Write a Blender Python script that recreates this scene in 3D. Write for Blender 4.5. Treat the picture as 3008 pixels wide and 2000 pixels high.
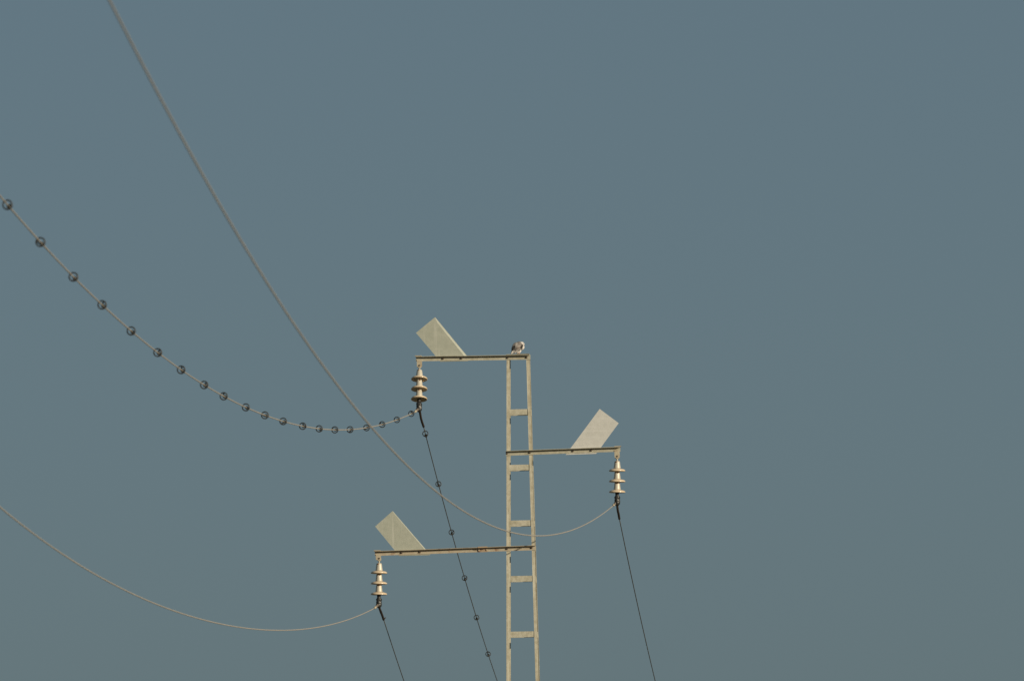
import bpy, bmesh, math, random
import numpy as np
from mathutils import Vector, Matrix, noise

random.seed(7)
R = math.radians
for o in list(bpy.data.objects):
    bpy.data.objects.remove(o)
scene = bpy.context.scene
col = scene.collection

# ------------------------------------------------------------------ camera
DIST = 150.0                       # metres from the lens to the pole
PITCH, ROLL = R(4.2), R(-1.0)
CAM_Z = 1.6
PXM = 0.005                        # metres per photo pixel at the pole
cam_d = bpy.data.cameras.new('camera')
cam_d.sensor_fit = 'HORIZONTAL'
cam_d.sensor_width = 23.7
cam_d.lens = 23.7 * DIST / (3008 * PXM)
cam_d.clip_start = 0.5
cam_d.clip_end = 20000
cam = bpy.data.objects.new('camera', cam_d)
col.objects.link(cam)
CAM_P = Vector((0, -DIST * math.cos(PITCH), CAM_Z))
CAM_M = Matrix.Rotation(math.pi / 2 + PITCH, 3, 'X') @ Matrix.Rotation(ROLL, 3, 'Z')
cam.matrix_world = Matrix.Translation(CAM_P) @ CAM_M.to_4x4()
cam_d.dof.use_dof = True
cam_d.dof.focus_distance = DIST
cam_d.dof.aperture_fstop = 4.2
scene.camera = cam

# ------------------------------------------------------------------ sky, sun, exposure
SUN_AZ, SUN_EL = R(47), R(15.4)      # azimuth to the right of the line from pole to camera
to_sun = Vector((math.sin(SUN_AZ) * math.cos(SUN_EL), -math.cos(SUN_AZ) * math.cos(SUN_EL), math.sin(SUN_EL)))
world = bpy.data.worlds.new('World')
scene.world = world
world.use_nodes = True
wn = world.node_tree
for n in list(wn.nodes):
    wn.nodes.remove(n)
sky = wn.nodes.new('ShaderNodeTexSky')
sky.sky_type = 'NISHITA'
sky.sun_disc = False
sky.sun_elevation = SUN_EL
sky.sun_rotation = math.atan2(to_sun.x, to_sun.y)
sky.altitude = 300
sky.air_density = 0.7
sky.dust_density = 1.9
sky.ozone_density = 1.8
bg = wn.nodes.new('ShaderNodeBackground')
bg.inputs['Strength'].default_value = 0.05
wo = wn.nodes.new('ShaderNodeOutputWorld')
even = wn.nodes.new('ShaderNodeMix')             # thin even veil over the whole dome
even.data_type = 'RGBA'
even.inputs[0].default_value = 0.62
even.inputs[7].default_value = (2.80, 4.10, 4.62, 1)
wn.links.new(sky.outputs[0], even.inputs[6])
wn.links.new(even.outputs[2], bg.inputs[0])
wn.links.new(bg.outputs[0], wo.inputs[0])

sun_d = bpy.data.lights.new('sun', 'SUN')
sun_d.energy = 4.6
sun_d.angle = R(0.53)
sun_d.color = (1.0, 0.865, 0.655)
sun = bpy.data.objects.new('sun', sun_d)
sun.rotation_euler = to_sun.to_track_quat('Z', 'Y').to_euler()
sun.location = (40, -40, 40)
col.objects.link(sun)

scene.view_settings.view_transform = 'Standard'
scene.view_settings.look = 'None'
scene.view_settings.exposure = -0.1
scene.view_settings.gamma = 1.0
scene.view_settings.use_curve_mapping = False

# ------------------------------------------------------------------ helpers
S_PX = 23.7 / 3008 / cam_d.lens


def ray(px, py):
    return CAM_M @ Vector(((px - 1504) * S_PX, -(py - 1000) * S_PX, -1.0))


def at(px, py, Y=0.0):
    d = ray(px, py)
    return CAM_P + d * ((Y - CAM_P.y) / d.y)


def tag(o, label=None, cat=None, group=None, kind=None):
    if label: o['label'] = label
    if cat: o['category'] = cat
    if group: o['group'] = group
    if kind: o['kind'] = kind
    return o


def obj(name, bm, mat, parent=None, smooth=False):
    me = bpy.data.meshes.new(name)
    bmesh.ops.recalc_face_normals(bm, faces=bm.faces)
    bm.to_mesh(me)
    bm.free()
    if smooth:
        for p in me.polygons:
            p.use_smooth = True
    if mat: me.materials.append(mat)
    o = bpy.data.objects.new(name, me)
    col.objects.link(o)
    if parent:
        o.parent = parent
        o.matrix_parent_inverse = Matrix.Identity(4)
    return o


def empty(name, loc=(0, 0, 0), rot=None):
    o = bpy.data.objects.new(name, None)
    o.empty_display_size = 0.1
    if rot is not None:
        o.matrix_world = Matrix.Translation(loc) @ rot.to_4x4()
    else:
        o.location = loc
    col.objects.link(o)
    return o


def add_box(bm, a0, a1, M=None):
    vs = []
    for z in (a0[2], a1[2]):
        for x, y in ((a0[0], a0[1]), (a1[0], a0[1]), (a1[0], a1[1]), (a0[0], a1[1])):
            v = Vector((x, y, z))
            vs.append(bm.verts.new(M @ v if M else v))
    for f in ((0, 3, 2, 1), (4, 5, 6, 7), (0, 1, 5, 4), (1, 2, 6, 5), (2, 3, 7, 6), (3, 0, 4, 7)):
        bm.faces.new([vs[i] for i in f])


def add_prism(bm, poly, d0, d1):
    """poly: list of Vectors; extruded from offset d0 to offset d1 (Vectors)."""
    a = [bm.verts.new(p + d0) for p in poly]
    b = [bm.verts.new(p + d1) for p in poly]
    n = len(poly)
    bm.faces.new(a)
    bm.faces.new(list(reversed(b)))
    for i in range(n):
        bm.faces.new((a[i], b[i], b[(i + 1) % n], a[(i + 1) % n]))


def add_loft(bm, pa, pb):
    a = [bm.verts.new(p) for p in pa]
    b = [bm.verts.new(p) for p in pb]
    n = len(pa)
    bm.faces.new(a)
    bm.faces.new(list(reversed(b)))
    for i in range(n):
        bm.faces.new((a[i], b[i], b[(i + 1) % n], a[(i + 1) % n]))


def add_tube(bm, pts, rad, seg=8, cap=True):
    """tube along pts, rad a number or list"""
    pts = [Vector(p) for p in pts]
    n = len(pts)
    rads = rad if hasattr(rad, '__len__') else [rad] * n
    t0 = (pts[1] - pts[0]).normalized()
    ref = Vector((0, 0, 1)) if abs(t0.z) < 0.9 else Vector((1, 0, 0))
    u = t0.cross(ref).normalized()
    rings = []
    for i in range(n):
        t = (pts[min(i + 1, n - 1)] - pts[max(i - 1, 0)]).normalized()
        u = (u - t * u.dot(t)).normalized()
        w = t.cross(u)
        rings.append([bm.verts.new(pts[i] + (u * math.cos(k * 2 * math.pi / seg) + w * math.sin(k * 2 * math.pi / seg)) * rads[i]) for k in range(seg)])
    for i in range(n - 1):
        for k in range(seg):
            bm.faces.new((rings[i][k], rings[i][(k + 1) % seg], rings[i + 1][(k + 1) % seg], rings[i + 1][k]))
    if cap:
        bm.faces.new(list(reversed(rings[0])))
        bm.faces.new(rings[-1])


def add_lathe(bm, prof, seg=32, M=None):
    """prof: list of (r, z); r == 0 closes the end"""
    rings = []
    for r, z in prof:
        if r < 1e-6:
            v = Vector((0, 0, z))
            rings.append([bm.verts.new(M @ v if M else v)])
        else:
            ring = []
            for k in range(seg):
                a = k * 2 * math.pi / seg
                v = Vector((r * math.cos(a), r * math.sin(a), z))
                ring.append(bm.verts.new(M @ v if M else v))
            rings.append(ring)
    for i in range(len(rings) - 1):
        A, B = rings[i], rings[i + 1]
        for k in range(seg):
            k2 = (k + 1) % seg
            if len(A) == 1 and len(B) == 1:
                continue
            if len(A) == 1:
                bm.faces.new((A[0], B[k], B[k2]))
            elif len(B) == 1:
                bm.faces.new((A[k], B[0], A[k2]))
            else:
                bm.faces.new((A[k], B[k], B[k2], A[k2]))


# ------------------------------------------------------------------ materials
def new_mat(name):
    m = bpy.data.materials.new(name)
    m.use_nodes = True
    nt = m.node_tree
    b = nt.nodes['Principled BSDF']
    return m, nt, b


def mix_noise(nt, c1, c2, scale, lo, hi, detail=6, stretch=None, coord='Object'):
    tc = nt.nodes.new('ShaderNodeTexCoord')
    src = tc.outputs[coord]
    if stretch:
        mp = nt.nodes.new('ShaderNodeMapping')
        mp.inputs['Scale'].default_value = stretch[0]
        mp.inputs['Rotation'].default_value = stretch[1]
        nt.links.new(src, mp.inputs[0])
        src = mp.outputs[0]
    no = nt.nodes.new('ShaderNodeTexNoise')
    no.inputs['Scale'].default_value = scale
    no.inputs['Detail'].default_value = detail
    no.inputs['Roughness'].default_value = 0.6
    nt.links.new(src, no.inputs['Vector'])
    rp = nt.nodes.new('ShaderNodeMapRange')
    rp.inputs[1].default_value = lo
    rp.inputs[2].default_value = hi
    nt.links.new(no.outputs[0], rp.inputs[0])
    mx = nt.nodes.new('ShaderNodeMix')
    mx.data_type = 'RGBA'
    for s, c in ((6, c1), (7, c2)):
        if isinstance(c, tuple):
            mx.inputs[s].default_value = (*c, 1)
        else:
            nt.links.new(c, mx.inputs[s])
    nt.links.new(rp.outputs[0], mx.inputs[0])
    return mx.outputs[2], rp.outputs[0], no.outputs[0]


def steel(name, c1, c2, rust=0.0, rough=0.55, metal=0.15, streak=None, rustcol=(0.16, 0.07, 0.03)):
    m, nt, b = new_mat(name)
    c, f, _ = mix_noise(nt, c1, c2, 14, 0.35, 0.68)
    c, f2, raw = mix_noise(nt, c, tuple(x * 0.86 for x in c1), 40, 0.48, 0.85)
    if streak:
        c, _, _ = mix_noise(nt, c, streak[0], streak[1], streak[2], streak[3], detail=3, stretch=streak[4])
    if rust > 0:
        c, _, _ = mix_noise(nt, c, rustcol, 9, 0.72 - rust, 0.86 - rust)
    nt.links.new(c, b.inputs['Base Color'])
    b.inputs['Roughness'].default_value = rough
    b.inputs['Metallic'].default_value = metal
    bp = nt.nodes.new('ShaderNodeBump')
    bp.inputs['Strength'].default_value = 0.15
    bp.inputs['Distance'].default_value = 0.001
    nt.links.new(raw, bp.inputs['Height'])
    nt.links.new(bp.outputs[0], b.inputs['Normal'])
    return m


M_leg = steel('galvanised_leg', (0.50, 0.47, 0.37), (0.33, 0.295, 0.205), rust=0.05,
              streak=((0.62, 0.60, 0.49), 1.0, 0.5, 0.72, ((60, 60, 1.6), (0, 0, 0))))
M_batten = steel('galvanised_batten', (0.50, 0.475, 0.38), (0.30, 0.28, 0.20), rust=0.0,
                 streak=((0.50, 0.49, 0.41), 1.0, 0.52, 0.72, ((30, 30, 8), (0, 0, 0))))
M_arm = steel('galvanised_crossarm', (0.46, 0.445, 0.36), (0.31, 0.29, 0.21), rust=0.03)
M_arm_rusty = steel('rust_stained_crossarm', (0.44, 0.40, 0.31), (0.37, 0.30, 0.21), rust=0.16, rustcol=(0.22, 0.11, 0.055))
M_splice = steel('rust_blotched_steel', (0.36, 0.29, 0.20), (0.27, 0.17, 0.10), rust=0.26, rough=0.75, metal=0.0, rustcol=(0.13, 0.06, 0.03))
M_rust = steel('rusted_steel', (0.20, 0.10, 0.05), (0.34, 0.22, 0.13), rust=0.0, rough=0.8, metal=0.0)
M_bolt = steel('weathered_bolt', (0.07, 0.048, 0.032), (0.13, 0.095, 0.065), rough=0.7, metal=0.1)
VERT = ((22, 22, 0.9), (0, 0, 0))
M_plate = steel('dull_sheet_plate', (0.375, 0.39, 0.33), (0.32, 0.34, 0.285), rough=0.6,
                streak=((0.46, 0.465, 0.41), 1.0, 0.55, 0.75, VERT))
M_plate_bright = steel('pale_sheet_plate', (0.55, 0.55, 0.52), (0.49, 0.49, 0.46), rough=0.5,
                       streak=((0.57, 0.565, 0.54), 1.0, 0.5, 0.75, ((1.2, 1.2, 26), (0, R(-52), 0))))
M_cap = steel('insulator_cap_steel', (0.57, 0.535, 0.455), (0.46, 0.42, 0.335), rust=0.02, rough=0.45, metal=0.1)
M_fit = steel('galvanised_fitting', (0.48, 0.44, 0.34), (0.36, 0.28, 0.18), rust=0.1, rough=0.5, metal=0.2)

m, nt, b = new_mat('tan_glazed_porcelain')
c, f, raw = mix_noise(nt, (0.66, 0.54, 0.39), (0.58, 0.455, 0.31), 18, 0.35, 0.7)
nt.links.new(c, b.inputs['Base Color'])
b.inputs['Roughness'].default_value = 0.22
b.inputs['Coat Weight'].default_value = 0.4
b.inputs['Coat Roughness'].default_value = 0.12
M_disc = m

m, nt, b = new_mat('black_taped_cover')
c, f, raw = mix_noise(nt, (0.012, 0.013, 0.013), (0.03, 0.03, 0.028), 30, 0.35, 0.7)
nt.links.new(c, b.inputs['Base Color'])
b.inputs['Roughness'].default_value = 0.42
M_black = m

m, nt, b = new_mat('weathered_black_sleeve')
c, f, raw = mix_noise(nt, (0.018, 0.014, 0.011), (0.045, 0.03, 0.022), 30, 0.35, 0.7)
nt.links.new(c, b.inputs['Base Color'])
b.inputs['Roughness'].default_value = 0.6
M_sleeve = m

m, nt, b = new_mat('stranded_aluminium')
c, f, raw = mix_noise(nt, (0.42, 0.39, 0.34), (0.33, 0.30, 0.26), 20, 0.35, 0.7)
nt.links.new(c, b.inputs['Base Color'])
b.inputs['Roughness'].default_value = 0.6
b.inputs['Metallic'].default_value = 0.1
M_wire = m

m, nt, b = new_mat('dark_grey_plastic')
c, f, raw = mix_noise(nt, (0.014, 0.014, 0.013), (0.026, 0.024, 0.021), 30, 0.35, 0.7)
nt.links.new(c, b.inputs['Base Color'])
b.inputs['Roughness'].default_value = 0.45
M_spiral = m
M_grip = steel('grey_taped_grip', (0.20, 0.165, 0.13), (0.13, 0.105, 0.085), rough=0.6, metal=0.0)
M_wire_shaded = steel('shaded_conductor', (0.11, 0.10, 0.082), (0.075, 0.07, 0.055), rough=0.6, metal=0.1)  # far wires' shaded underside put into the colour, a darker conductor copy

m, nt, b = new_mat('dry_grass_ground')
c, f, raw = mix_noise(nt, (0.13, 0.105, 0.06), (0.09, 0.085, 0.045), 0.05, 0.35, 0.65, detail=10)
c, _, _ = mix_noise(nt, c, (0.17, 0.14, 0.085), 0.9, 0.5, 0.75, detail=8)
nt.links.new(c, b.inputs['Base Color'])
b.inputs['Roughness'].default_value = 0.95
M_ground = m

m, nt, b = new_mat('concrete_footing')
c, f, raw = mix_noise(nt, (0.32, 0.30, 0.27), (0.24, 0.23, 0.20), 6, 0.35, 0.7)
nt.links.new(c, b.inputs['Base Color'])
b.inputs['Roughness'].default_value = 0.9
M_conc = m

# ------------------------------------------------------------------ ground
bm = bmesh.new()
N = 48
grid = {}
for i in range(N + 1):
    for j in range(N + 1):
        fx = (i / N * 2 - 1)
        fy = (j / N * 2 - 1)
        x = math.copysign(abs(fx) ** 2.2, fx) * 4000
        y = math.copysign(abs(fy) ** 2.2, fy) * 4000
        r = math.hypot(x, y + 75)
        z = 0 if r < 160 else (noise.noise(Vector((x, y, 0)) * 0.004)) * 2.0 * min(1, (r - 160) / 300)
        grid[i, j] = bm.verts.new((x, y, z))
for i in range(N):
    for j in range(N):
        bm.faces.new((grid[i, j], grid[i + 1, j], grid[i + 1, j + 1], grid[i, j + 1]))
g = obj('ground', bm, M_ground, smooth=True)
g['kind'] = 'structure'

# ------------------------------------------------------------------ pole
YAW = R(2.2)
rgt = Vector((math.cos(YAW), -math.sin(YAW), 0))       # along the crossarms, to the right
frt = Vector((-math.sin(YAW), -math.cos(YAW), 0))      # out of the front face, to the camera
UP = Vector((0, 0, 1))
F0 = -0.17                                             # front face plane (world y) near the top
TL, TR = at(1488, 1056, F0), at(1555, 1056, F0)
BL, BR = at(1488, 2000, F0), at(1583, 2000, F0)


def edge(A, B, z):
    t = (z - A.z) / (B.z - A.z)
    return A + (B - A) * t


ZTOP = TL.z + 0.055


def half(z):
    return (edge(TR, BR, z).x - edge(TL, BL, z).x) / 2 / math.cos(YAW)


def axis(z):
    m_ = (edge(TL, BL, z) + edge(TR, BR, z)) / 2
    return Vector((m_.x, F0, z)) - frt * half(ZTOP)     # axis keeps its y


def tp(a, f, z):
    """point in pole coordinates: a along the arms, f to the front, z height"""
    c_ = axis(z)
    return Vector((c_.x, c_.y, z)) + rgt * a + frt * f


pole = empty('electricity_pole', axis(0.0))
tag(pole, 'slim galvanised steel ladder-like power pole with three staggered crossarms', 'power pole')
PO = Matrix.Translation(-Vector(pole.location))


def part(name, bm, mat, parent=pole, smooth=False):
    """bm is in world coordinates; stored in the pole's own frame"""
    bm.transform(PO)
    return obj(name, bm, mat, parent, smooth)


LEG, TH = 0.046, 0.006


def leg_section(sa, sf, z):
    h = half(z)
    pts = [(h, h), (h - LEG, h), (h - LEG, h - TH), (h - TH, h - TH), (h - TH, h - LEG), (h, h - LEG)]
    return [tp(sa * p, sf * q, z) for p, q in pts]


for sa in (-1, 1):
    for sf in (1, -1):
        bm = bmesh.new()
        zs = [0.0, 3.0, 6.0, 8.0, 9.0, 10.0, ZTOP]
        for z0, z1 in zip(zs[:-1], zs[1:]):
            pass
        secs = [[bm.verts.new(p) for p in leg_section(sa, sf, z)] for z in zs]
        for s0, s1 in zip(secs[:-1], secs[1:]):
            for i in range(6):
                bm.faces.new((s0[i], s0[(i + 1) % 6], s1[(i + 1) % 6], s1[i]))
        bm.faces.new(secs[0]); bm.faces.new(secs[-1])
        part('leg', bm, M_leg)

# battens on the four faces
zb = at(1520, 1210, F0).z
step = zb - at(1520, 1373, F0).z
BH = 0.042
k = 0
while zb - k * step > 0.3:
    zc = zb - k * step
    h = half(zc)
    for side in range(4):
        bm = bmesh.new()
        inner = h - TH - 0.0015
        half_l = h - TH - 0.003
        dz = 0.012 if side == 1 else (0.0 if side == 0 else 0.004)
        j = random.uniform(-0.002, 0.002)
        z0, z1 = zc + dz - BH + j, zc + dz + BH + j
        if side < 2:
            sf = 1 if side == 0 else -1
            poly = [tp(-half_l + 0.008, sf * inner, z0), tp(half_l - 0.008, sf * inner, z0), tp(half_l - 0.008, sf * inner, z1), tp(-half_l + 0.008, sf * inner, z1)]
            add_prism(bm, poly, Vector(), frt * (-sf * 0.006))
        else:
            sa = 1 if side == 2 else -1
            ext = half_l - 0.008
            poly = [tp(sa * inner, -ext, z0), tp(sa * inner, ext, z0), tp(sa * inner, ext, z1), tp(sa * inner, -ext, z1)]
            add_prism(bm, poly, Vector(), rgt * (-sa * 0.006))
        part('batten', bm, M_batten)
    k += 1

bm = bmesh.new()
c0 = axis(0)
add_box(bm, (c0.x - 0.55, c0.y - 0.55, -0.3), (c0.x + 0.55, c0.y + 0.55, 0.06))
part('footing', bm, M_conc)


# ------------------------------------------------------------------ crossarms
def bolt(A, parent, r=0.0128, l=0.024):
    bm = bmesh.new()
    M = Matrix.Translation(A) @ frt.to_track_quat('Z', 'Y').to_matrix().to_4x4()
    add_lathe(bm, [(0, 0.0), (r * 1.25, 0.0), (r * 1.25, 0.004), (r, 0.0045), (r, 0.016), (r * 0.6, 0.0165), (r * 0.55, l), (0, l)], 6, M)
    part('bolt', bm, M_bolt, parent)


ARM_H, ARM_T, FL = 0.068, 0.007, 0.070
arm_info = []


def crossarm(pL, pR, mat, bolts, out, drop=0.078, inset=0.05):
    """pL, pR: photo points of the upper left and right corners. out=-1: free end on the left."""
    zmid = at((pL[0] + pR[0]) / 2, (pL[1] + pR[1]) / 2, F0).z
    fplane = half(zmid) + 0.003
    def pt(p):
        for _ in range(4):
            Y = F0
            q = at(p[0], p[1], Y)
            c_ = axis(q.z)
            a = (q - c_).dot(rgt)
            Y = tp(a, fplane, q.z).y
            q = at(p[0], p[1], Y)
        return q
    A, B = pt(pL), pt(pR)
    e = (B - A).normalized()
    L = (B - A).length
    v = (UP - e * UP.dot(e)).normalized()
    n = e.cross(v)                       # to the camera
    if n.dot(frt) < 0: n = -n
    bm = bmesh.new()
    sec = [v * 0 , n * FL, n * FL - v * ARM_T, n * ARM_T - v * ARM_T, n * ARM_T - v * ARM_H, -v * ARM_H]
    ns = 14
    rings = []
    for i in range(ns + 1):
        s = L * i / ns
        w = noise.noise(Vector((A.x + s * 2.1, A.z * 3, 1))) * 0.0016
        rings.append([bm.verts.new(A + e * s + q + v * w) for q in sec])
    for r0, r1 in zip(rings[:-1], rings[1:]):
        for i in range(6):
            bm.faces.new((r0[i], r1[i], r1[(i + 1) % 6], r0[(i + 1) % 6]))
    bm.faces.new(rings[0]); bm.faces.new(rings[-1])
    arm = part('crossarm', bm, mat)
    for bx in bolts:
        s = (at(bx, (pL[1] + pR[1]) / 2, F0) - A).dot(e)
        bolt(A + e * s - v * 0.036 + n * ARM_T, arm)
    tip = A if out < 0 else B
    d = -out                              # from the tip inwards
    # cap plate lying on the flange end
    bm = bmesh.new()
    poly = [tip + e * (-d * 0.012) + v * 0.002, tip + e * (d * 0.085) + v * 0.002, tip + e * (d * 0.085) + v * 0.012, tip + e * (-d * 0.012) + v * 0.012]
    add_prism(bm, poly, n * (FL + 0.008), -n * 0.05)
    part('end_plate', bm, M_fit, arm)
    # hanger bracket: folded plate with two cheeks
    bm = bmesh.new()
    x0, x1 = d * 0.012, d * 0.088
    hb0, hb1 = -ARM_H + 0.022, -ARM_H - drop
    poly = [tip + e * x0 + v * hb0, tip + e * x1 + v * hb0, tip + e * x1 + v * hb1, tip + e * (x1 - d * 0.014) + v * (hb1 - 0.012), tip + e * (x0 + d * 0.014) + v * (hb1 - 0.012), tip + e * x0 + v * hb1]
    add_prism(bm, poly, n * (ARM_T + 0.001), n * (ARM_T + 0.009))
    add_prism(bm, poly, -n * 0.009, -n * 0.001)
    part('hanger_bracket', bm, M_fit, arm)
    bm = bmesh.new()
    hp = tip + e * (d * inset) + v * (hb1 + 0.012)
    M = Matrix.Translation(hp - n * 0.02) @ n.to_track_quat('Z', 'Y').to_matrix().to_4x4()
    add_lathe(bm, [(0, 0), (0.013, 0), (0.013, 0.045), (0, 0.045)], 8, M)
    part('hanger_pin', bm, M_bolt, arm)
    hang = hp + n * 0.002
    arm_info.append(dict(A=A, e=e, v=v, n=n, L=L, obj=arm, hang=hang))
    return arm


def deflector(info, corners, bot, mat, lip=None):
    """corners: photo points of the plate's visible outline, bot: its two bottom corners under the arm"""
    A, e, v, n = info['A'], info['e'], info['v'], info['n']
    def onp(p):
        Y = A.y
        for _ in range(3):
            q = at(p[0], p[1], Y)
            s = (q - A).dot(e)
            w = (q - A).dot(v)
            Y = (A + e * s + v * w - n * 0.003).y
        return A + e * s + v * w - n * 0.003
    poly = [onp(p) for p in (bot[0], bot[1], *corners)]
    bm = bmesh.new()
    add_prism(bm, poly, Vector(), -n * 0.004)
    pl = part('deflector_plate', bm, mat)
    # turned-up foot under the arm, the strip that carries the bolts
    bm = bmesh.new()
    q0, q1 = onp(bot[0]), onp(bot[1])
    add_prism(bm, [q0 - v * 0.001, q1 - v * 0.001, q1 - v * 0.006, q0 - v * 0.006], n * 0.026, -n * 0.004)
    part('foot_strip', bm, mat, pl)
    if lip:                               # edge strip folded back, away from the viewer
        i0, o0, i1, o1 = (onp(p) for p in lip[:4])
        b_ = -n * lip[4]
        t = -n * 0.003
        add = [i0, o0 + b_ * 0.35, o1 + b_, i1]
        bm = bmesh.new()
        add_prism(bm, add, Vector(), t)
        part('folded_lip', bm, mat, pl)
    return pl


crossarm((1222, 1047.6), (1556, 1042.8), M_arm, (1301, 1355, 1491, 1547), -1, 0.074)
deflector(arm_info[0], [(1284.2, 947), (1278, 931.5), (1222, 977.5)], [(1293, 1061.5), (1375, 1059.3)], M_plate, ((1284.2, 947), (1278.3, 931.8), (1375, 1059.3), (1383, 1059), 0.018))
crossarm((1485.5, 1324.5), (1822, 1312.5), M_arm, (1489, 1556, 1683, 1737), 1)
deflector(arm_info[1], [(1817.4, 1242.5), (1761.6, 1200.6)], [(1662.5, 1334.5), (1752, 1331.5)], M_plate_bright)
crossarm((1101, 1618.6), (1574, 1601.2), M_arm_rusty, (1179, 1233, 1489.5, 1562), -1, 0.05, 0.06)
deflector(arm_info[2], [(1155.5, 1505.5), (1153.5, 1500), (1102, 1545.5)], [(1172, 1631), (1261, 1628.6)], M_plate, ((1155.5, 1505.5), (1153.8, 1500.4), (1261, 1628.6), (1264, 1628.5), 0.007))

# rusted splice on the lowest arm
inf = arm_info[2]
s0 = (at(1404, 1609, F0) - inf['A']).dot(inf['e'])
s1 = (at(1432, 1609, F0) - inf['A']).dot(inf['e'])
bm = bmesh.new()
base = inf['A'] + inf['e'] * s0
sec = [inf['v'] * 0.009 - inf['n'] * 0.004, inf['v'] * 0.009 + inf['n'] * (FL + 0.006), inf['n'] * (FL + 0.006) - inf['v'] * 0.011, inf['n'] * (FL + 0.001) - inf['v'] * 0.011,
       inf['n'] * (FL + 0.001) + inf['v'] * 0.003, inf['v'] * 0.003 - inf['n'] * 0.004]
add_loft(bm, [base + q for q in sec], [base + q + inf['e'] * (s1 - s0) for q in sec])
web = [base - inf['v'] * 0.012 + inf['n'] * (ARM_T + 0.001), base - inf['v'] * (ARM_H + 0.002) + inf['n'] * (ARM_T + 0.001)]
web += [web[1] + inf['e'] * (s1 - s0), web[0] + inf['e'] * (s1 - s0)]
add_prism(bm, web, Vector(), inf['n'] * 0.006)
tag(part('splice_plate', bm, M_splice, inf['obj']), 'rust-brown patch plate on the lowest crossarm')
for s in (s0 + 0.012, s1 - 0.012):
    bm = bmesh.new()
    M = Matrix.Translation(inf['A'] + inf['e'] * s - inf['v'] * 0.04 + inf['n'] * (ARM_T + 0.007)) @ inf['n'].to_track_quat('Z', 'Y').to_matrix().to_4x4()
    add_lathe(bm, [(0, 0), (0.012, 0), (0.012, 0.01), (0.006, 0.014), (0, 0.014)], 6, M)
    part('bolt', bm, M_fit, inf['obj'])

# side plates that clamp the arms to the right-hand legs, top plate over the pole head
for i, (pxy, hh) in enumerate((((1557, 1048), 0.075), ((1574, 1610), 0.085))):
    z = at(*pxy, F0).z
    h = half(z)
    bm = bmesh.new()
    poly = [tp(h + 0.002, h + 0.001, z - hh / 2), tp(h + 0.002, -0.05, z - hh / 2), tp(h + 0.002, -0.05, z + hh / 2), tp(h + 0.002, h + 0.001, z + hh / 2)]
    add_prism(bm, poly, Vector(), rgt * 0.007)
    part('side_plate', bm, M_arm)
zt = at(1520, 1041, F0).z
zt = arm_info[0]['A'].z + 0.0045 + (at(1520, 1042, F0).z - at(1222, 1046.8, F0).z)
h = half(zt)
bm = bmesh.new()
add_prism(bm, [tp(-h - 0.004, h + 0.058, zt - 0.004), tp(h + 0.0, h + 0.058, zt + 0.001), tp(h + 0.0, -h, zt + 0.001), tp(-h - 0.004, -h, zt - 0.004)], Vector(), UP * 0.0055)
top_plate = part('top_plate', bm, M_arm)


# ------------------------------------------------------------------ insulator strings
P = PXM
GLINK, GSPACE = 14 * P, 31.2 * P


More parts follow.
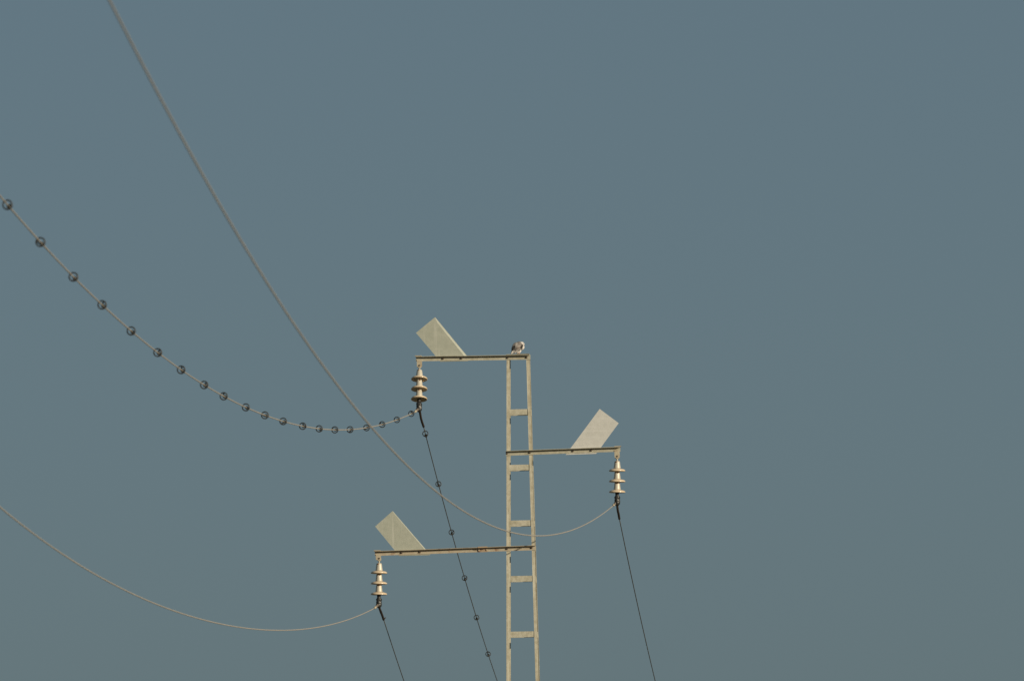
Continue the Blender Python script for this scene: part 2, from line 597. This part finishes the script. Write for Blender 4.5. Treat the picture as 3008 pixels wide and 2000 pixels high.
def make_string():
    root = empty('insulator_string')
    bm = bmesh.new()                            # eye and ball link
    n_ = 14
    pts = [(0.024 * math.cos(2 * math.pi * i / n_), 0, 0.024 * math.sin(2 * math.pi * i / n_) - 0.012) for i in range(n_ + 1)]
    add_tube(bm, pts, 0.009, 8, cap=False)
    add_tube(bm, [(0, 0, -0.034), (0.002, 0, -0.055), (0, 0, -0.076)], [0.012, 0.010, 0.014], 8)
    obj('link', bm, M_fit, root, True)
    for i in range(3):
        z = -GLINK - i * GSPACE
        if i: z += 0.012
        ct = 0.0 if i == 0 else 0.008
        zc = -GLINK - i * GSPACE
        bm = bmesh.new()                        # malleable cap
        add_lathe(bm, [(0, zc), (0.028, zc), (0.037, zc - 0.006), (0.041, zc - 0.022), (0.045, zc - 0.060), (0.050, zc - 0.096), (0.052, zc - 0.109), (0.046, zc - 0.112), (0, zc - 0.112)], 28)
        cap = obj('cap', bm, M_cap, root, True)
        bm = bmesh.new()                        # socket slot with its split pin
        a = (-1.9, -1.35, -1.6)[i]
        c_ = Vector((math.cos(a) * 0.0365, math.sin(a) * 0.0365, zc - 0.016))
        Mx = Matrix.Translation(c_) @ Vector((math.cos(a), math.sin(a), 0.1)).to_track_quat('Z', 'Y').to_matrix().to_4x4()
        add_lathe(bm, [(0, 0), (0.013, 0), (0.013, 0.003), (0.005, 0.008), (0, 0.008)], 10, Mx)
        obj('split_pin', bm, M_rust, cap, True)
        zd = zc - 0.106
        bm = bmesh.new()                        # shed: domed top, rounded rim, ribbed hollow underside
        prof = [(0.040, zd + 0.002), (0.058, zd - 0.004), (0.085, zd - 0.010), (0.106, zd - 0.018), (0.116, zd - 0.026), (0.1205, zd - 0.036), (0.119, zd - 0.044), (0.113, zd - 0.047), (0.108, zd - 0.044),
                (0.103, zd - 0.032), (0.097, zd - 0.029), (0.093, zd - 0.040), (0.088, zd - 0.042), (0.084, zd - 0.032), (0.075, zd - 0.027), (0.070, zd - 0.036), (0.064, zd - 0.038), (0.059, zd - 0.030),
                (0.048, zd - 0.024), (0.040, zd - 0.030), (0.020, zd - 0.034), (0.0, zd - 0.034), ]
        add_lathe(bm, [(0, zd + 0.002)] + prof, 48)
        obj('shed', bm, M_disc, root, True)
        if i < 2:
            bm = bmesh.new()
            add_lathe(bm, [(0, zd - 0.03), (0.013, zd - 0.03), (0.013, zd - 0.06), (0, zd - 0.06)], 10)
            obj('pin', bm, M_rust, root, True)
    z0 = -GLINK - 2 * GSPACE - 0.106 - 0.030
    bm = bmesh.new()                            # lumpy taped suspension-clamp cover
    prof = [(0.026, 0), (0.027, -0.010), (0.029, -0.022), (0.0265, -0.032), (0.028, -0.045), (0.027, -0.055), (0.034, -0.066), (0.040, -0.080), (0.0385, -0.10), (0.036, -0.108), (0.040, -0.12), (0.041, -0.132), (0.037, -0.14), (0.039, -0.155), (0.0385, -0.165), (0.036, -0.18), (0.030, -0.195), (0.018, -0.207), (0, -0.21)]
    add_lathe(bm, [(0, 0.0)] + prof, 24)
    for v_ in bm.verts:
        if v_.co.z < -0.03:
            r_ = 1 + 0.30 * noise.noise(v_.co * 45) + 0.14 * noise.noise(v_.co * 110) + 0.07 * math.sin(v_.co.z * 300 + 2 * math.atan2(v_.co.y, v_.co.x))
            v_.co.x *= r_; v_.co.y *= r_
    bmesh.ops.translate(bm, verts=bm.verts, vec=(0, 0, z0))
    obj('clamp_cover', bm, M_black, root, True)
    return root, z0


string0, Z_COVER = make_string()


def copy_tree(o, parent=None):
    c_ = o.copy()
    col.objects.link(c_)
    if parent: c_.parent = parent
    for ch in [x for x in bpy.data.objects if x.parent == o]:
        copy_tree(ch, c_)
    return c_


def place_string(o, info, target, toward):
    """hang from the arm's pin; target: photo point of the middle of the cover, toward: metres its foot swings to the camera"""
    H = info['hang']
    q = at(*target, H.y - toward)
    zax = (H - q).normalized()
    xax = Vector((1, 0, 0))
    yax = zax.cross(xax).normalized()
    xax = yax.cross(zax).normalized()
    rot = Matrix((xax, yax, zax)).transposed()
    o.matrix_world = Matrix.Translation(H) @ rot.to_4x4()
    return o.matrix_world.copy()


strings = [string0, copy_tree(string0), copy_tree(string0)]
LAB = ['tan three-disc insulator string hanging from the topmost crossarm, below the perched bird\'s arm',
       'tan three-disc insulator string hanging from the right-hand crossarm tip',
       'tan three-disc insulator string hanging from the left tip of the lowest crossarm']
SM = []
for o, inf, tgt, tw, lb in zip(strings, arm_info, ((1231, 1192), (1813, 1465), (1113, 1769)), (0.18, -0.005, 0.0), LAB):
    SM.append(place_string(o, inf, tgt, tw))
    tag(o, lb, 'insulator', 'insulator strings on the crossarm tips')

# ------------------------------------------------------------------ conductors
DPX = DIST / PXM                     # pole distance in photo pixels
Q = 3008 / 2358.0


def cam_pt(Xp, Vp, D):
    """camera-frame point from lateral / vertical offsets in pixel units at the pole and relative depth D"""
    return CAM_P + CAM_M @ Vector((Xp * PXM, Vp * PXM, -D * DIST))


def uv(p):
    return p[0] - 1504, 1000 - p[1]


def fit_near(points, k, D0):
    u0, v0 = uv(points[0])
    xs, Vs = [], []
    for p in points:
        u, v = uv(p)
        D = D0 * (u0 - k) / (u - k) if p is not points[0] else D0
        xs.append(D0 - D); Vs.append(v * D)
    xs = np.array(xs); Vs = np.array(Vs)
    w = np.ones(len(xs)); w[0] = 30
    cf = np.polyfit(xs, Vs, 4, w=w)
    def f(x):
        D = D0 - x
        return cam_pt((u0 * D0 - k * x), float(np.polyval(cf, x)), D)
    f.k = k; f.u0 = u0; f.D0 = D0
    # beyond the frame: go on with the slope and curvature of the last stretch
    xm = xs.max()
    p1, p2 = np.polyder(cf), np.polyder(cf, 2)
    def g(x):
        if x <= xm: return f(x)
        t = x - xm
        V = np.polyval(cf, xm) + np.polyval(p1, xm) * t + 0.5 * np.polyval(p2, xm) * t * t
        return cam_pt(u0 * D0 - k * x, float(V), D0 - x)
    def x_of(px):
        return D0 - D0 * (u0 - k) / ((px - 1504) - k)
    return g, x_of, xm


def wire_mesh(name, pts, parent, r=0.0072, mat=None):
    bm = bmesh.new()
    o0 = Vector(parent.location)
    add_tube(bm, [p - o0 for p in pts], r, 10)
    return obj(name, bm, mat or M_wire, parent, True)


SPH = [(947, 951), (914, 968), (880, 978), (844, 983), (806, 989), (771, 989), (735, 987), (697, 980), (652, 970), (610, 957), (566, 937), (515, 914), (470, 887), (417, 851), (363, 808), (302, 762), (235, 702), (169, 638), (93, 560), (17, 470)]
A_pts = [(1219, 1209.5)] + [(x * Q, y * Q) for x, y in SPH]
B_pts = [(1801, 1484.5)] + [(x * Q, y * Q) for x, y in ((1380, 1188), (1340, 1213), (1300, 1226), (1250, 1231), (1171, 1222), (1100, 1193), (1000, 1128), (900, 1040), (850, 983), (800, 915), (700, 770), (600, 622), (480, 433), (375, 242), (253, 0))]
C_pts = [(1100.5, 1785)] + [(x * Q, y * Q) for x, y in ((780, 1432), (700, 1448), (640, 1451), (600, 1449), (500, 1434), (400, 1405), (300, 1363), (200, 1312), (100, 1245), (0, 1167))]
KN = 1431.0
near_labels = ['pale near wire strung with spiral markers, coming from the topmost crossarm\'s insulator',
               'thick blurred plain wire sweeping up left from the right-hand insulator',
               'plain pale wire sagging left from the lowest crossarm\'s insulator']
near_f = []
for i, pts in enumerate((A_pts, B_pts, C_pts)):
    g_, xof, xm = fit_near(pts, KN, (0.9966, 0.9969, 0.9962)[i])
    near_f.append((g_, xof, xm))
    root = empty('power_line', g_(0))
    tag(root, near_labels[i], 'power line', 'conductors running towards the viewer')
    xs = np.concatenate([np.linspace(0, 0.2, 90), np.linspace(0.2, 0.80, 160)[1:]])
    wire_mesh('conductor', [g_(float(x)) for x in xs], root)
    # dead-end clamp between the taped cover and the wire
    inner = SM[i] @ Vector((-0.004, 0, Z_COVER - 0.155))
    p0 = g_(0)
    bm = bmesh.new()
    o0 = Vector(root.location)
    add_tube(bm, [inner - o0, inner.lerp(p0, 0.5) - o0, inner.lerp(p0, 0.78) - o0], [0.021, 0.019, 0.0165], 10)
    obj('grip_tube', bm, M_grip, root, True)
    bm = bmesh.new()
    q = inner.lerp(p0, 0.72)
    d_ = (p0 - inner)
    add_tube(bm, [q - o0, inner.lerp(p0, 0.80) - o0, inner.lerp(p0, 0.97) - o0, inner.lerp(p0, 1.1) - o0], [0.012, 0.020, 0.018, 0.007], 10)
    obj('wire_clamp', bm, M_fit, root, True)

# far spans, running away behind the pole
SLOPE, CURV = -6050.0, 4174.0


def fit_far(start, end):
    (u0, v0), (u1, v1) = uv(start), uv(end)
    D0 = 1.0
    # V0 + S x + C x^2 = v1 (1 + x)
    a_, b_, c_ = CURV, SLOPE - v1, v0 - v1
    x1 = (-b_ - math.sqrt(b_ * b_ - 4 * a_ * c_)) / (2 * a_)
    kk = (u1 * (1 + x1) - u0) / x1
    def f(x):
        return cam_pt(u0 + kk * x, v0 + SLOPE * x + CURV * x * x, 1 + x)
    def x_of(py):
        v = 1000 - py
        b2, c2 = SLOPE - v, v0 - v
        return (-b2 - math.sqrt(b2 * b2 - 4 * a_ * c2)) / (2 * a_)
    return f, x_of


FAR = [((1243.5, 1250), (1461, 2000)), ((1818.8, 1520), (1925, 2000)), ((1126, 1816), (1187, 2000))]
SLV = [[(1233.5, 1210), (1236.5, 1228), (1240, 1240)], [(1812.5, 1480), (1815, 1500), (1817.2, 1510)], [(1114, 1783), (1119, 1797), (1123, 1807)]]
far_labels = ['thin dark wire with spiral markers dropping away behind the topmost crossarm\'s insulator',
              'thin dark plain wire dropping away from the right-hand insulator',
              'thin dark plain wire dropping away from the lowest crossarm\'s insulator']
far_f = []
for i, (a, b_) in enumerate(FAR):
    f, xof = fit_far(a, b_)
    far_f.append((f, xof))
    root = empty('power_line', f(0))
    tag(root, far_labels[i], 'power line', 'conductors running away behind the pole')
    xs = np.linspace(0.0003, 0.62, 90)
    wire_mesh('conductor', [f(float(x)) for x in xs], root, 0.0066, M_wire_shaded)
    p_in = SM[i] @ Vector((0.0, 0, Z_COVER - 0.16))
    p_out = f(0.0002)
    o0 = Vector(root.location)
    path = [p_in]
    for j, s in enumerate(SLV[i]):
        t = (j + 1) / 4
        path.append(at(s[0], s[1], p_in.y + (p_out.y - p_in.y) * t))
    path.append(p_out)
    path.append(f(0.0005))
    # smooth
    fine = []
    for j in range(len(path) - 1):
        pa = path[max(j - 1, 0)]; pb = path[j]; pc = path[j + 1]; pd = path[min(j + 2, len(path) - 1)]
        for t in (0, 0.25, 0.5, 0.75):
            fine.append(0.5 * ((2 * pb) + (pc - pa) * t + (2 * pa - 5 * pb + 4 * pc - pd) * t * t + (3 * pb - pa - 3 * pc + pd) * t ** 3))
    fine.append(path[-1])
    bm = bmesh.new()
    rr = [0.0175 + 0.002 * noise.noise(Vector((j * 0.7, i * 3.1, 0))) for j in range(len(fine))]
    rr[-1] = 0.009; rr[-2] = 0.015
    add_tube(bm, [p - o0 for p in fine], rr, 12)
    obj('sleeve', bm, M_sleeve, root, True)
    if i == 2:
        bm = bmesh.new()
        e0 = fine[-5] - o0
        add_tube(bm, [e0, e0 + Vector((0.025, -0.006, 0.012)), e0 + Vector((0.034, -0.006, 0.024))], [0.008, 0.008, 0.006], 8)
        obj('tape_tail', bm, M_sleeve, root, True)


# ------------------------------------------------------------------ spiral markers on the topmost wire
def make_spiral():
    root = empty('spiral_marker')
    RR, rod = 0.0390, 0.0068
    pts = []
    turns = 1.2
    n_ = 44
    for i in range(n_ + 1):
        a = 2 * math.pi * turns * i / n_
        pts.append((RR * math.cos(a), 0.010 * turns * i / n_, RR * math.sin(a)))
    a_end = 2 * math.pi * turns
    n2 = 14
    for i in range(1, n2 + 1):                       # runs in to the wire
        t = i / n2
        a = a_end + t * 1.4
        r = RR + (0.0128 - RR) * (t * t * (3 - 2 * t))
        pts.append((r * math.cos(a), 0.010 * turns + 0.10 * t, r * math.sin(a)))
    bm = bmesh.new()
    add_tube(bm, pts, rod, 7)
    obj('open_coil', bm, M_spiral, root, True)
    pts = []
    for i in range(61):                              # tight coil that grips the wire
        a = a_end + 1.4 + 2 * math.pi * 5 * i / 60
        pts.append((0.0128 * math.cos(a), 0.010 * turns + 0.10 + 0.08 * i / 60, 0.0128 * math.sin(a)))
    bm = bmesh.new()
    add_tube(bm, pts, 0.0066, 7)
    obj('grip_coil', bm, M_spiral, root, True)
    return root


sp0 = make_spiral()
first = [True]


def place_spiral(f, x, sgn, label, group, scale=1.0):
    p = f(x)
    ax = (f(x - 1e-4 * sgn) - f(x + 1e-4 * sgn)).normalized()   # away from the viewer
    if ax.y < 0: ax = -ax
    zz = (UP - ax * UP.dot(ax)).normalized()
    xx = ax.cross(zz)
    rot = Matrix((xx, ax, zz)).transposed() @ Matrix.Rotation(random.uniform(0, 6.28), 3, 'Y')
    if first[0]:
        o = sp0; first[0] = False
    else:
        o = copy_tree(sp0)
    M = Matrix.Translation(p) @ rot.to_4x4()
    o.matrix_world = M @ Matrix.Diagonal((scale, random.uniform(0.85, 1.15), scale, 1))
    tag(o, label, 'line marker', group)


ordn = ['first', 'second', 'third', 'fourth', 'fifth', 'sixth', 'seventh', 'eighth', 'ninth', 'tenth', 'eleventh', 'twelfth', 'thirteenth', 'fourteenth', 'fifteenth', 'sixteenth', 'seventeenth', 'eighteenth', 'nineteenth', 'twentieth']
for i, (x, y) in enumerate(SPH):
    lb = f'dark spiral marker on the near marked wire, {ordn[i]} out from the black clamp cover'
    if i == 19: lb = 'dark spiral marker on the near marked wire, the outermost one at the picture\'s left edge'
    place_spiral(near_f[0][0], near_f[0][1](x * Q), 1, lb, 'spiral markers along the near wire')
for i, (x, y) in enumerate(((979, 998), (1011, 1114), (1040, 1225), (1070, 1330), (1100, 1421), (1126, 1505))):
    lb = f'dark spiral marker on the thin wire dropping behind the pole, {ordn[i]} down from the sleeve'
    place_spiral(far_f[0][0], far_f[0][1](y * Q), -1, lb, 'spiral markers along the far wire')

# ------------------------------------------------------------------ perched bird
YB = tp(0, half(zt) - 0.06, zt).y


def bp_(cx, cy, dy=0.0):
    """photo-crop point (11.2x crop at 1450,980) on the bird's plane, dy metres towards the camera"""
    return at(1450 + cx / 11.2, 980 + cy / 11.2, YB - dy)


stand = bp_(830, 692)
bird = empty('bird', stand)
tag(bird, 'hunched grey and white raptor with black shoulders perched on the pole top', 'bird')
K = PXM / 11.2
bm = bmesh.new()


def ell(cx, cy, dy, ra, rb, rd, ang=0):
    """ellipsoid: ra along direction ang (deg, photo plane), rb across, rd in depth; all in crop pixels"""
    c_ = bp_(cx, cy, dy * K) - stand
    M = Matrix.Translation(c_) @ Matrix.Rotation(-R(ang), 4, 'Y') @ Matrix.Diagonal((ra * K, rd * K, rb * K, 1))
    bmesh.ops.create_icosphere(bm, subdivisions=3, radius=1.0, matrix=M)


ell(800, 430, 0, 190, 140, 150, 52)       # trunk
ell(745, 385, 30, 120, 95, 110, 40)       # hunched back
ell(925, 350, 20, 92, 84, 84, -25)        # head
ell(880, 345, 10, 100, 85, 95, 10)        # neck
ell(935, 455, -10, 92, 78, 95, 60)        # breast
ell(860, 580, -10, 75, 45, 60, 60)        # thigh feathers
ell(800, 600, -10, 65, 42, 60, 50)
ell(700, 560, 0, 120, 62, 80, 45)         # rump
ell(630, 615, 0, 95, 26, 50, 40)          # tail
ell(885, 430, 70, 130, 70, 60, 62)        # near wing, folded
ell(790, 510, 60, 160, 48, 45, 50)
ell(665, 430, 50, 150, 62, 60, 66)        # other wing
ell(628, 545, 30, 115, 28, 38, 62)
me = bpy.data.meshes.new('tmp')
bm.to_mesh(me); bm.free()
tmp = bpy.data.objects.new('tmp', me)
col.objects.link(tmp)
md = tmp.modifiers.new('r', 'REMESH'); md.mode = 'VOXEL'; md.voxel_size = 0.0028
sm = tmp.modifiers.new('s', 'SMOOTH'); sm.factor = 0.5; sm.iterations = 4
dg = bpy.context.evaluated_depsgraph_get()
dg.update()
body_me = bpy.data.meshes.new_from_object(tmp.evaluated_get(dg))
bpy.data.objects.remove(tmp)
bpy.data.meshes.remove(me)
# plumage: markings of the bird itself, placed on its body
GREY, DGREY, WHITE, BLACK, BROWN = (0.31, 0.285, 0.265), (0.15, 0.13, 0.12), (0.62, 0.585, 0.55), (0.014, 0.012, 0.012), (0.12, 0.085, 0.07)
nv = len(body_me.vertices)
ca = body_me.color_attributes.new('plumage', 'FLOAT_COLOR', 'POINT')
cx_ax = (bp_(1000, 500) - bp_(900, 500)) / 100
cz_ax = (bp_(900, 600) - bp_(900, 500)) / 100
crop0 = bp_(830, 692) - stand
inv = 1 / cx_ax.length ** 2


def sm_(a, b_, x):
    t = max(0, min(1, (x - a) / (b_ - a)))
    return t * t * (3 - 2 * t)


def inel(x, y, cx, cy, ra, rb, ang):
    a = R(ang); dx, dy = x - cx, -(y - cy)
    p = dx * math.cos(a) + dy * math.sin(a); q = -dx * math.sin(a) + dy * math.cos(a)
    return math.sqrt((p / ra) ** 2 + (q / rb) ** 2)


def mixc(a, b_, t):
    return tuple(a[i] + (b_[i] - a[i]) * t for i in range(3))


for vi, v_ in enumerate(body_me.vertices):
    x = 830 + v_.co.dot(cx_ax) * inv
    y = 692 + v_.co.dot(cz_ax) * inv
    back = -v_.normal.y                     # towards the viewer
    nz = noise.noise(v_.co * 160) * 14 + noise.noise(v_.co * 420) * 8
    c_ = mixc(WHITE, GREY, 1 - sm_(0.95, 1.12, inel(x + nz * 0.5, y + nz * 0.5, 800, 405, 215, 165, 52)))
    c_ = mixc(c_, DGREY, 0.75 * (1 - sm_(0.7, 1.1, inel(x + nz, y, 865, 330, 110, 75, -40))))
    c_ = mixc(c_, BROWN, 0.6 * (1 - sm_(0.6, 1.1, inel(x + nz, y + nz, 800, 480, 95, 40, 20))))
    c_ = mixc(c_, WHITE, 1 - sm_(0.9, 1.08, inel(x + nz * 0.8, y + nz * 0.8, 958, 303, 84, 42, -38)))       # head
    c_ = mixc(c_, WHITE, 1 - sm_(0.9, 1.1, inel(x, y, 1000, 450, 45, 85, 10)))        # breast
    c_ = mixc(c_, BLACK, 1 - sm_(0.8, 1.05, inel(x + nz * 1.8, y + nz * 1.5, 926, 438, 88, 36, 60)))   # black shoulder
    c_ = mixc(c_, BLACK, 1 - sm_(0.8, 1.05, inel(x + nz * 1.4, y + nz, 640, 490, 112, 48, 62)))
    c_ = mixc(c_, BLACK, 1 - sm_(0.8, 1.1, inel(x, y, 580, 605, 50, 16, 55)))
    mo = 1 + 0.55 * noise.noise(Vector((v_.co.x * 150, v_.co.y * 60, v_.co.z * 90))) + 0.35 * noise.noise(v_.co * 300)
    c_ = tuple(max(0.008, q * mo) for q in c_) if c_[0] < 0.45 else c_
    if back < -0.2:
        c_ = mixc(c_, WHITE, sm_(0.2, 0.6, -back))
    ca.data[vi].color = (*c_, 1)
for p in body_me.polygons:
    p.use_smooth = True
m, nt, b = new_mat('plumage')
at_n = nt.nodes.new('ShaderNodeAttribute'); at_n.attribute_name = 'plumage'
no = nt.nodes.new('ShaderNodeTexNoise'); no.inputs['Scale'].default_value = 260
tc = nt.nodes.new('ShaderNodeTexCoord'); nt.links.new(tc.outputs['Object'], no.inputs['Vector'])
bpn = nt.nodes.new('ShaderNodeBump'); bpn.inputs['Strength'].default_value = 0.6; bpn.inputs['Distance'].default_value = 0.003
nt.links.new(no.outputs[0], bpn.inputs['Height']); nt.links.new(bpn.outputs[0], b.inputs['Normal'])
nt.links.new(at_n.outputs['Color'], b.inputs['Base Color'])
b.inputs['Roughness'].default_value = 0.85
body_me.materials.clear()
body_me.materials.append(m)
body_me.name = 'body'
body = bpy.data.objects.new('body', body_me)
col.objects.link(body)
body.parent = bird


def flat_mat(name, c, rough):
    m_, nt_, b_ = new_mat(name)
    cc, _, _ = mix_noise(nt_, c, tuple(q * 0.7 for q in c), 120, 0.4, 0.7)
    nt_.links.new(cc, b_.inputs['Base Color'])
    b_.inputs['Roughness'].default_value = rough
    return m_


M_eye, M_beak, M_foot = flat_mat('dark_eye', (0.03, 0.01, 0.008), 0.2), flat_mat('black_beak', (0.02, 0.02, 0.02), 0.4), flat_mat('orange_skin', (0.46, 0.25, 0.12), 0.7)
bm = bmesh.new()
bmesh.ops.create_icosphere(bm, subdivisions=2, radius=16 * K, matrix=Matrix.Translation(bp_(974, 326, 82 * K) - stand))
obj('eye', bm, M_eye, bird, True)
bm = bmesh.new()
pts = [bp_(985, 352, 35 * K), bp_(1003, 366, 38 * K), bp_(1010, 380, 38 * K), bp_(1006, 394, 36 * K)]
add_tube(bm, [p - stand for p in pts], [0.007, 0.0055, 0.0035, 0.001], 8)
obj('beak', bm, M_beak, bird, True)
for fx, dy in ((838, 20), (790, -25)):
    bm = bmesh.new()
    hip = bp_(fx + 4, 615, dy * K) - stand
    ank = bp_(fx, 676, dy * K) - stand
    add_tube(bm, [hip, ank], [0.0075, 0.006], 8)
    for ang in (-0.5, 0.1, 0.7, 2.9):
        d_ = Vector((math.cos(ang), -math.sin(ang), 0)) * 0.024
        add_tube(bm, [ank + Vector((0, 0, 0.002)), ank + d_ * 0.6 + Vector((0, 0, 0.0)), ank + d_ + Vector((0, 0, -0.006))], [0.006, 0.0052, 0.003], 6)
    obj('foot', bm, M_foot, bird, True)
